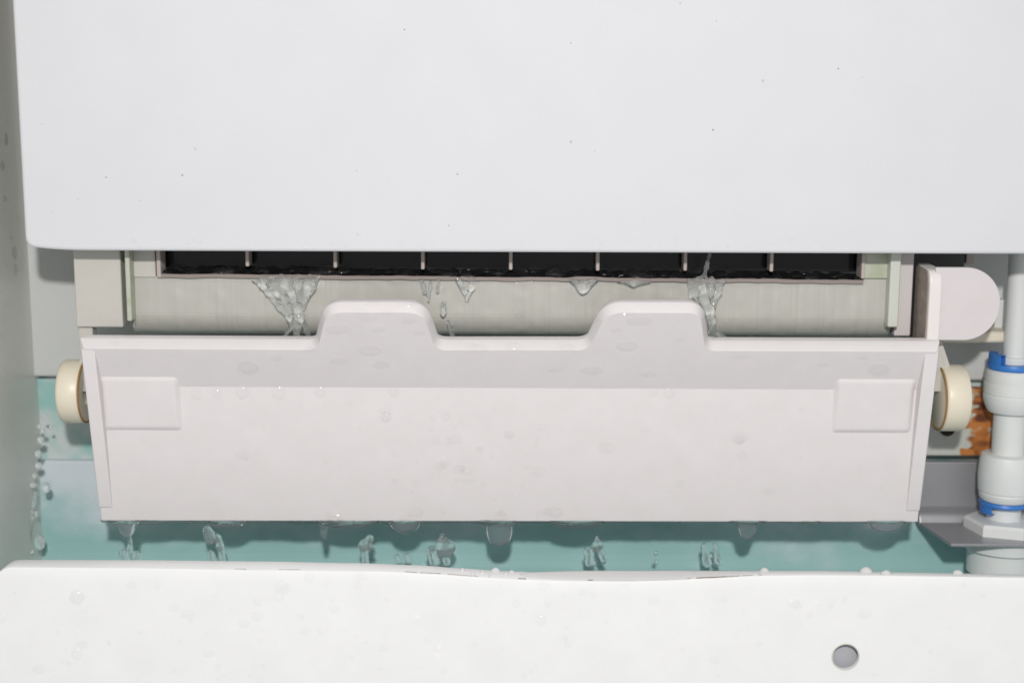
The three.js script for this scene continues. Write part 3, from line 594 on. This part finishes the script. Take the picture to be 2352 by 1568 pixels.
// falling drops
function fall(list, label, z = -0.022) {
  const segs = list.map(([u, v, r, u2, v2, r2]) => SEG(P(u, v, z), P(u2 ?? u, v2 ?? v + 1, z), r, r2 ?? r));
  return tag(mesh('falling_water', blob(segs, 0.0009, 0.00012, 60, 0.001), M.whitened), label, 'falling water', 'water falling under the chute');
}
fall([[292, 1226, 9, 299, 1244, 5], [299, 1244, 5, 298, 1258, 7], [282, 1268, 10, 284, 1284, 9], [314, 1272, 10, 312, 1290, 8], [298, 1262, 7, 300, 1290, 10]], 'spatter of beads breaking off below the pointed drop');
fall([[478, 1218, 14, 484, 1236, 15], [500, 1232, 8, 506, 1254, 9], [506, 1254, 9, 513, 1292, 9], [484, 1270, 9, 488, 1292, 13]], 'twisting clear trickle falling below the shallow bulge');
fall([[850, 1236, 10, 836, 1252, 13], [836, 1252, 13, 840, 1292, 9], [854, 1256, 7]], 'bent blob of falling water between widest bulge and half-round drop');
fall([[912, 1278, 7, 920, 1290, 8], [934, 1276, 9, 940, 1290, 7]], 'short low splash standing under the half-round drop', -0.028);
fall([[1016, 1232, 9, 1020, 1254, 24], [1030, 1258, 18], [994, 1268, 17, 998, 1290, 14], [1020, 1270, 16, 1026, 1292, 10]], 'largest splash of falling water between half-round drop and tongue', -0.026);
fall([[1371, 1236, 6, 1372, 1252, 13], [1372, 1252, 12, 1386, 1286, 9], [1352, 1268, 13, 1356, 1292, 14]], 'ragged falling blob under the flat bulge', -0.026);
fall([[1616, 1252, 7, 1624, 1292, 13], [1642, 1250, 6, 1648, 1290, 9], [1632, 1276, 5]], 'pair of short falling streaks before the tapering drop', -0.030);
fall([[1507, 1270, 5], [1507, 1289, 5]], 'two tiny round drops falling one above the other');
// beads running down beside the side wall
const beads = [[102, 957, 4, 4], [90, 979, 5, 5], [98, 988, 6, 6], [116, 981, 4, 4], [93, 1010, 8, 9], [88, 1042, 8, 9], [89, 1069, 8, 9], [80, 1092, 5, 7], [76, 1113, 7, 7], [107, 1120, 9, 13], [54, 1198, 7, 13], [49, 1228, 9, 15], [39, 1273, 8, 13], [72, 1266, 6, 6], [91, 1245, 12, 20], [60, 1255, 6, 10], [84, 1180, 4, 9]];
const beadGeo = new THREE.SphereGeometry(1, 24, 16);
for (const [u, v, a, b] of beads) {
  const o = mesh('water_bead', beadGeo, M.spatter); o.position.copy(P(u, v, -0.036)); o.scale.set(a * 0.00015, b * 0.00015, a * 0.00015);
  tag(o, (b > 12 ? 'long swollen' : b > 6 ? 'round' : 'tiny') + ' clear bead by the side wall ' + (v < 1130 ? 'in the string below the hinge lug' : 'above the lower front panel'), 'water drop', 'string of beads by the side wall');
}
{ const o = blob([SEG(P(84, 1130, -0.038), P(72, 1190, -0.038), 4, 5), SEG(P(72, 1190, -0.038), P(66, 1240, -0.038), 5, 9), SEG(P(66, 1240, -0.038), P(56, 1290, -0.038), 9, 12)], 0.001, 0.0003, 56); tag(mesh('water_rivulet', o, M.whitened), 'clear rivulet trickling down beside the side wall into the basin', 'water rivulet'); }

// cap-shaped drops sitting on surfaces
const CAPH = 0.40, capGeo = (() => {                        // low dome along +z, an arc of a circle
  const R = (1 + CAPH * CAPH) / (2 * CAPH), top = Math.asin(1 / R), pts = [new THREE.Vector2(0, 0)];
  for (let i = 0; i <= 14; i++) { const a = top * (1 - i / 14); pts.push(new THREE.Vector2(i === 14 ? 0 : R * Math.sin(a), R * Math.cos(a) - R + CAPH)); }
  const g = new THREE.LatheGeometry(pts, 36); g.rotateX(Math.PI / 2); return g; })();
function capOn(p, n, rx, ry, h, label, group, turn = 0) {
  const o = mesh('water_drop', capGeo, /bead/.test(label) ? M.film : /domed/.test(label) ? M.pool : M.bead); o.position.copy(p).addScaledVector(n, 0.00003);
  o.quaternion.setFromUnitVectors(ZN, n); o.rotateZ(turn); o.scale.set(rx, ry, h / CAPH); return tag(o, label, 'water drop', group);
}
{
  const s = 0.00014;
  for (const [u, v, a, b] of [[570, 845, 25, 14], [635, 822, 14, 7], [712, 802, 12, 6], [850, 806, 27, 11], [778, 830, 20, 7], [876, 838, 20, 8], [775, 757, 30, 9], [870, 757, 16, 6], [965, 763, 14, 5], [940, 737, 18, 6], [845, 731, 22, 5], [1275, 850, 18, 5], [1358, 852, 26, 9], [1440, 796, 24, 10], [1468, 738, 30, 8], [1490, 860, 20, 6], [1415, 757, 14, 5], [1700, 820, 18, 5], [2018, 850, 25, 13], [1890, 838, 12, 5], [1980, 822, 14, 4], [1560, 780, 12, 5]])
    capOn(wallHit(u, v), WN, a * s, b * s * 1.35, b * s * 0.5, (a > 23 ? 'wide' : a > 15 ? 'middling' : 'small') + ' flattened drop on the chute ' + (v < 800 && u < 1100 ? 'tab farther from the paddle' : v < 800 ? 'tab nearer the paddle' : u < 735 ? 'wall between side wall and tab' : u < 1000 ? 'wall just below the farther tab' : u < 1345 ? 'wall between the two tabs' : u < 1625 ? 'wall just below the nearer tab' : 'wall beneath the paddle end'), 'drops on the chute wall', rr(-0.1, 0.1));
  for (const [u, v, a] of [[887, 958, 12], [1000, 1010, 11], [995, 960, 9], [1025, 955, 11], [1030, 1010, 9], [1045, 980, 6], [1100, 1033, 9], [1060, 1075, 8], [1130, 1045, 7], [1020, 1065, 9], [990, 1095, 8], [1050, 1100, 8], [905, 1040, 8], [1170, 1000, 9], [1210, 1070, 8], [1230, 1020, 7], [905, 1105, 6], [1110, 1110, 7], [558, 1044, 6], [1393, 1028, 6], [1700, 1008, 10], [1705, 1045, 11], [1840, 1050, 6], [1765, 1128, 6], [1200, 1115, 7], [960, 1060, 5], [1290, 985, 5], [780, 1070, 5], [452, 905, 14], [498, 903, 12], [556, 900, 16], [640, 900, 18], [735, 898, 14], [1536, 901, 14], [1500, 899, 11], [905, 900, 12]])
    capOn(mainHit(u, v), MN, a * s, a * s * 1.15, a * s * 0.4, (a > 9 ? 'larger' : a > 6 ? 'small' : 'tiny') + ' round drop on the sloping face ' + (u < 860 ? 'toward the side wall end' : u > 1240 ? 'toward the paddle end' : v < 1020 ? 'in the cluster under the crease' : 'in the cluster above the lower edge'), 'drops on the sloping face');
  for (const [u, v, a] of [[558, 1044, 8], [1393, 1028, 9], [1699, 1004, 9], [1697, 1012, 6], [886, 957, 7], [886, 944, 6], [1046, 1008, 7], [1072, 1082, 7], [1076, 1098, 8], [1236, 1083, 8], [1056, 1078, 6], [1170, 996, 6], [1245, 980, 6], [958, 1109, 6], [1765, 1128, 7], [1010, 1070, 6], [770, 1155, 5], [1560, 1110, 6], [1480, 985, 5], [330, 1010, 5], [1840, 940, 5]])
    capOn(mainHit(u, v), MN, a * s * 2.4, a * s * 1.7, a * s * 0.62, 'low bead catching the flash on the sloping face ' + (u < 860 ? 'toward the side wall end' : u > 1240 ? 'toward the paddle end' : 'amid the cluster of drops'), 'glinting beads on the sloping face');
  for (const [u, v, a] of [[177, 1372, 8], [90, 1536, 7], [430, 1410, 7], [300, 1344, 6], [590, 1415, 7], [640, 1372, 6], [655, 1352, 7], [560, 1432, 6], [830, 1324, 6], [700, 1450, 6], [1008, 1490, 6], [1442, 1633, 5], [1500, 1380, 7], [1986, 1410, 7], [1822, 1385, 7], [1830, 1390, 6], [1250, 1345, 7], [400, 1396, 6], [480, 1500, 6], [770, 1400, 6], [190, 1480, 6], [1340, 1360, 6], [1640, 1516, 6], [880, 1490, 5]])
    capOn(P(u, v, RZ), ZN, a * s * 2.2, a * s * 1.6, a * s * 0.58, 'low bead catching the flash on the lower front panel ' + (u > 1740 ? 'above the screw hole' : u > 1000 ? 'below the finger scoop' : 'toward the side wall end'), 'glinting beads on the lower front panel');
  for (const [u, v, a] of [[365, 607, 7], [365, 614, 7], [781, 720, 8], [600, 690, 6], [637, 690, 6], [648, 664, 7], [700, 690, 6], [1058, 744, 8], [1190, 718, 8], [1198, 720, 6], [1531, 690, 7], [1543, 702, 7], [1580, 690, 6], [1590, 694, 7], [1510, 680, 7], [1000, 655, 6], [1012, 664, 6], [986, 660, 5]])
    capOn(P(u, v, v < 630 ? -0.0155 : -0.0160), ZN, a * s * 2.2, a * s * 1.6, a * s * 0.46, 'bead catching the flash on the sheet below the grid ' + (u < 400 ? 'beside the brown end strip' : u < 800 ? 'around the broken braid' : u < 1300 ? 'between the two tabs' : 'near the thin jet'), 'glinting beads on the sheet below the grid');
  const CD = WU.clone().multiplyScalar(0.0015).addScaledVector(WN, -0.0034).normalize(), CN = WU.clone().multiplyScalar(0.0034).addScaledVector(WN, 0.0015).normalize();
  for (const [u, v, q, a] of [[855, 718, 0.9, 7], [930, 718, 0.93, 8], [945, 718, 0.9, 6], [830, 718, 0.08, 7], [890, 718, 0.06, 6], [1100, 804, 0.15, 9], [1180, 804, 0.35, 9], [1082, 804, 0.45, 6], [1302, 804, 0.3, 7], [1440, 719, 0.12, 8], [260, 801, 0.5, 5]])
    capOn(wallHit(u, v).addScaledVector(CD, q * 0.0037), CN, a * s * 2.6, a * s * 1.2, a * s * 0.34, 'bright bead on the chute lip ' + (u < 735 ? 'at the hinge end' : u < 1000 ? 'on the tab farther from the paddle' : u < 1345 ? 'between the two tabs' : 'on the tab nearer the paddle'), 'beads on the chute lip');
  for (const [u, v, a] of [[953, 1176, 9], [1148, 1186, 8], [1275, 1176, 9], [1258, 1174, 6], [760, 1182, 6], [775, 1186, 5], [932, 1190, 6], [1240, 1178, 5], [1152, 1178, 5]])
    capOn(mainHit(u, v), MN, a * s * 2.4, a * s * 1.6, a * s * 0.6, 'bright bead at the lower edge of the sloping face', 'beads at the lower edge');
  for (const [u, v, a] of [[176, 1372, 19], [176, 1500, 15], [646, 1350, 18], [710, 1325, 14], [820, 1342, 11], [1258, 1386, 10], [1243, 1424, 14], [1305, 1480, 11], [1362, 1365, 10], [1186, 1384, 12], [1663, 1377, 9], [1742, 1480, 8], [1908, 1390, 9], [1940, 1376, 9], [1860, 1410, 9], [5, 1420, 12], [590, 1380, 10], [1090, 1480, 9], [360, 1345, 9], [735, 1450, 9], [1020, 1540, 10], [500, 1530, 9]])
    capOn(P(u, v, RZ), ZN, a * s * 0.85, a * s, a * s * 0.34, (a > 13 ? 'large' : a > 9 ? 'middling' : 'small') + ' faint drop on the lower front panel ' + (u > 1740 ? 'above the screw hole' : u > 1000 ? 'below the finger scoop' : 'toward the side wall end'), 'drops on the lower front panel');
  for (const [u, q, a] of [[1138, 0.15, 11], [1108, 0.4, 6], [1162, 0.5, 7], [1085, 0.7, 5], [1175, 0.2, 6], [1756, 0.2, 11], [1752, 0.8, 8], [1990, 0.2, 15], [2036, 0.75, 13], [1062, 0.3, 6], [1040, 0.6, 4], [1125, 0.75, 4], [2200, 0.3, 12]])
    capOn(rimTop(u, q), V3(0, 0.97, 0.24), a * s, a * s, a * s * 0.7, (a > 9 ? 'plump' : 'tiny') + ' domed drop on the panel top edge ' + (u < 1200 ? 'where the finger scoop begins' : u < 1800 ? 'where the finger scoop ends' : 'past the scoop toward the bracket'), 'drops on the panel top edge');
  for (const [u, v, a, b] of [[15, 320, 9, 14], [6, 380, 7, 11], [34, 580, 9, 16], [36, 618, 7, 12], [26, 545, 5, 5], [10, 455, 4, 8], [40, 690, 4, 5], [12, 700, 4, 6], [4, 770, 4, 9], [42, 500, 4, 4]]) {
    const p = hit(u, v, V3(cornerX, 0, 0), V3(1, 0, 0));
    capOn(p, V3(1, 0, 0), a * s * 2.2, b * s * 1.1, 0.0005, (v < 400 ? 'big drop on the grey side wall beside the cover panel' : b > 11 ? 'long drop on the grey side wall at the cover panel corner' : 'little drop on the grey side wall among fine spray'), 'drops on the side wall');
  }
}
{ // puddle lying in the finger scoop
  const pos = [], idx = [], NU = 90, NQ = 10;
  for (let i = 0; i <= NU; i++) {
    const t = i / NU, u = lerp(1192, 1746, t), e = Math.pow(Math.sin(Math.PI * Math.min(1, t)), 0.45);
    for (let j = 0; j <= NQ; j++) { const q = j / NQ, p = rimTop(u, lerp(0.5, lerp(-0.02, 0.97, q), e)); const h = 0.0019 * e * Math.pow(Math.sin(Math.PI * q), 0.4) * (1 - 0.55 * q) * (1 - 0.35 * t); pos.push(p.x, p.y + 0.00003 + h, p.z); }
  }
  for (let i = 0; i < NU; i++) for (let j = 0; j < NQ; j++) { const a = i * (NQ + 1) + j, b = a + NQ + 1; idx.push(a, a + 1, b, b, a + 1, b + 1); }
  const g = new THREE.BufferGeometry(); g.setAttribute('position', new THREE.Float32BufferAttribute(pos, 3)); g.setIndex(idx); g.computeVertexNormals();
  tag(mesh('water_puddle', g, M.pool), 'shallow clear puddle lying in the finger scoop of the front panel', 'puddle');
}
// fine spray, uncountable
function spray(name, n, place, size, label, flat = 0.45, wide = 1) {
  const im = new THREE.InstancedMesh(capGeo, M.film, n), m = new THREE.Matrix4(), q = new THREE.Quaternion();
  for (let i = 0; i < n; i++) { const [p, nn] = place(), r = size() * 0.00014; q.setFromUnitVectors(ZN, nn); m.compose(p.addScaledVector(nn, 0.00002), q, V3(r * wide, r, r * flat / CAPH)); im.setMatrixAt(i, m); }
  im.name = numbered(name); im.userData = { kind: 'stuff', label, category: 'droplets' }; im.castShadow = im.receiveShadow = true; scene.add(im);
}
const gauss = () => (rnd() + rnd() + rnd() + rnd() - 2);
spray('fine_spray', 300, () => [mainHit(rnd() < 0.6 ? 1050 + 260 * gauss() : rr(280, 2060), rr(905, 1180)), MN.clone()], () => (rnd() < 0.12 ? rr(4, 7) : rr(1.2, 3.4)), 'fine spray of droplets over the sloping face of the chute', 0.3);
spray('fine_spray', 420, () => [P(rr(10, 2350) * Math.pow(rnd(), 0.25), rr(1340, 1568), RZ), ZN.clone()], () => (rnd() < 0.13 ? rr(4, 7) : rr(1.0, 3)), 'fine spray of droplets over the lower front panel', 0.3);
spray('fine_spray', 70, () => { const x = lerp(P(380, 630, -0.016).x, P(1970, 645, -0.016).x, rnd()), z = rr(-0.0215, -0.0150); return [V3(x, ledgeY(x) + 0.0003 + rr(0, 0.0008), z), V3(rr(-0.25, 0.25), rr(0.3, 0.6), 0.8).normalize()]; }, () => rr(8, 15), 'fine droplets glinting on the wet black ledge', 0.38, 1.5);
spray('fine_spray', 90, () => [P(rr(300, 1900), rr(548, 572), 0), ZN.clone()], () => rr(1.5, 5), 'fine droplets along the lower edge of the cover panel', 0.2);
spray('fine_spray', 80, () => [hit(rr(0, 70), rr(400, 1250), V3(cornerX, 0, 0), V3(1, 0, 0)), V3(1, 0, 0)], () => rr(1.5, 3.5), 'fine droplets over the grey side wall', 0.5);

renderer.render(scene, camera);
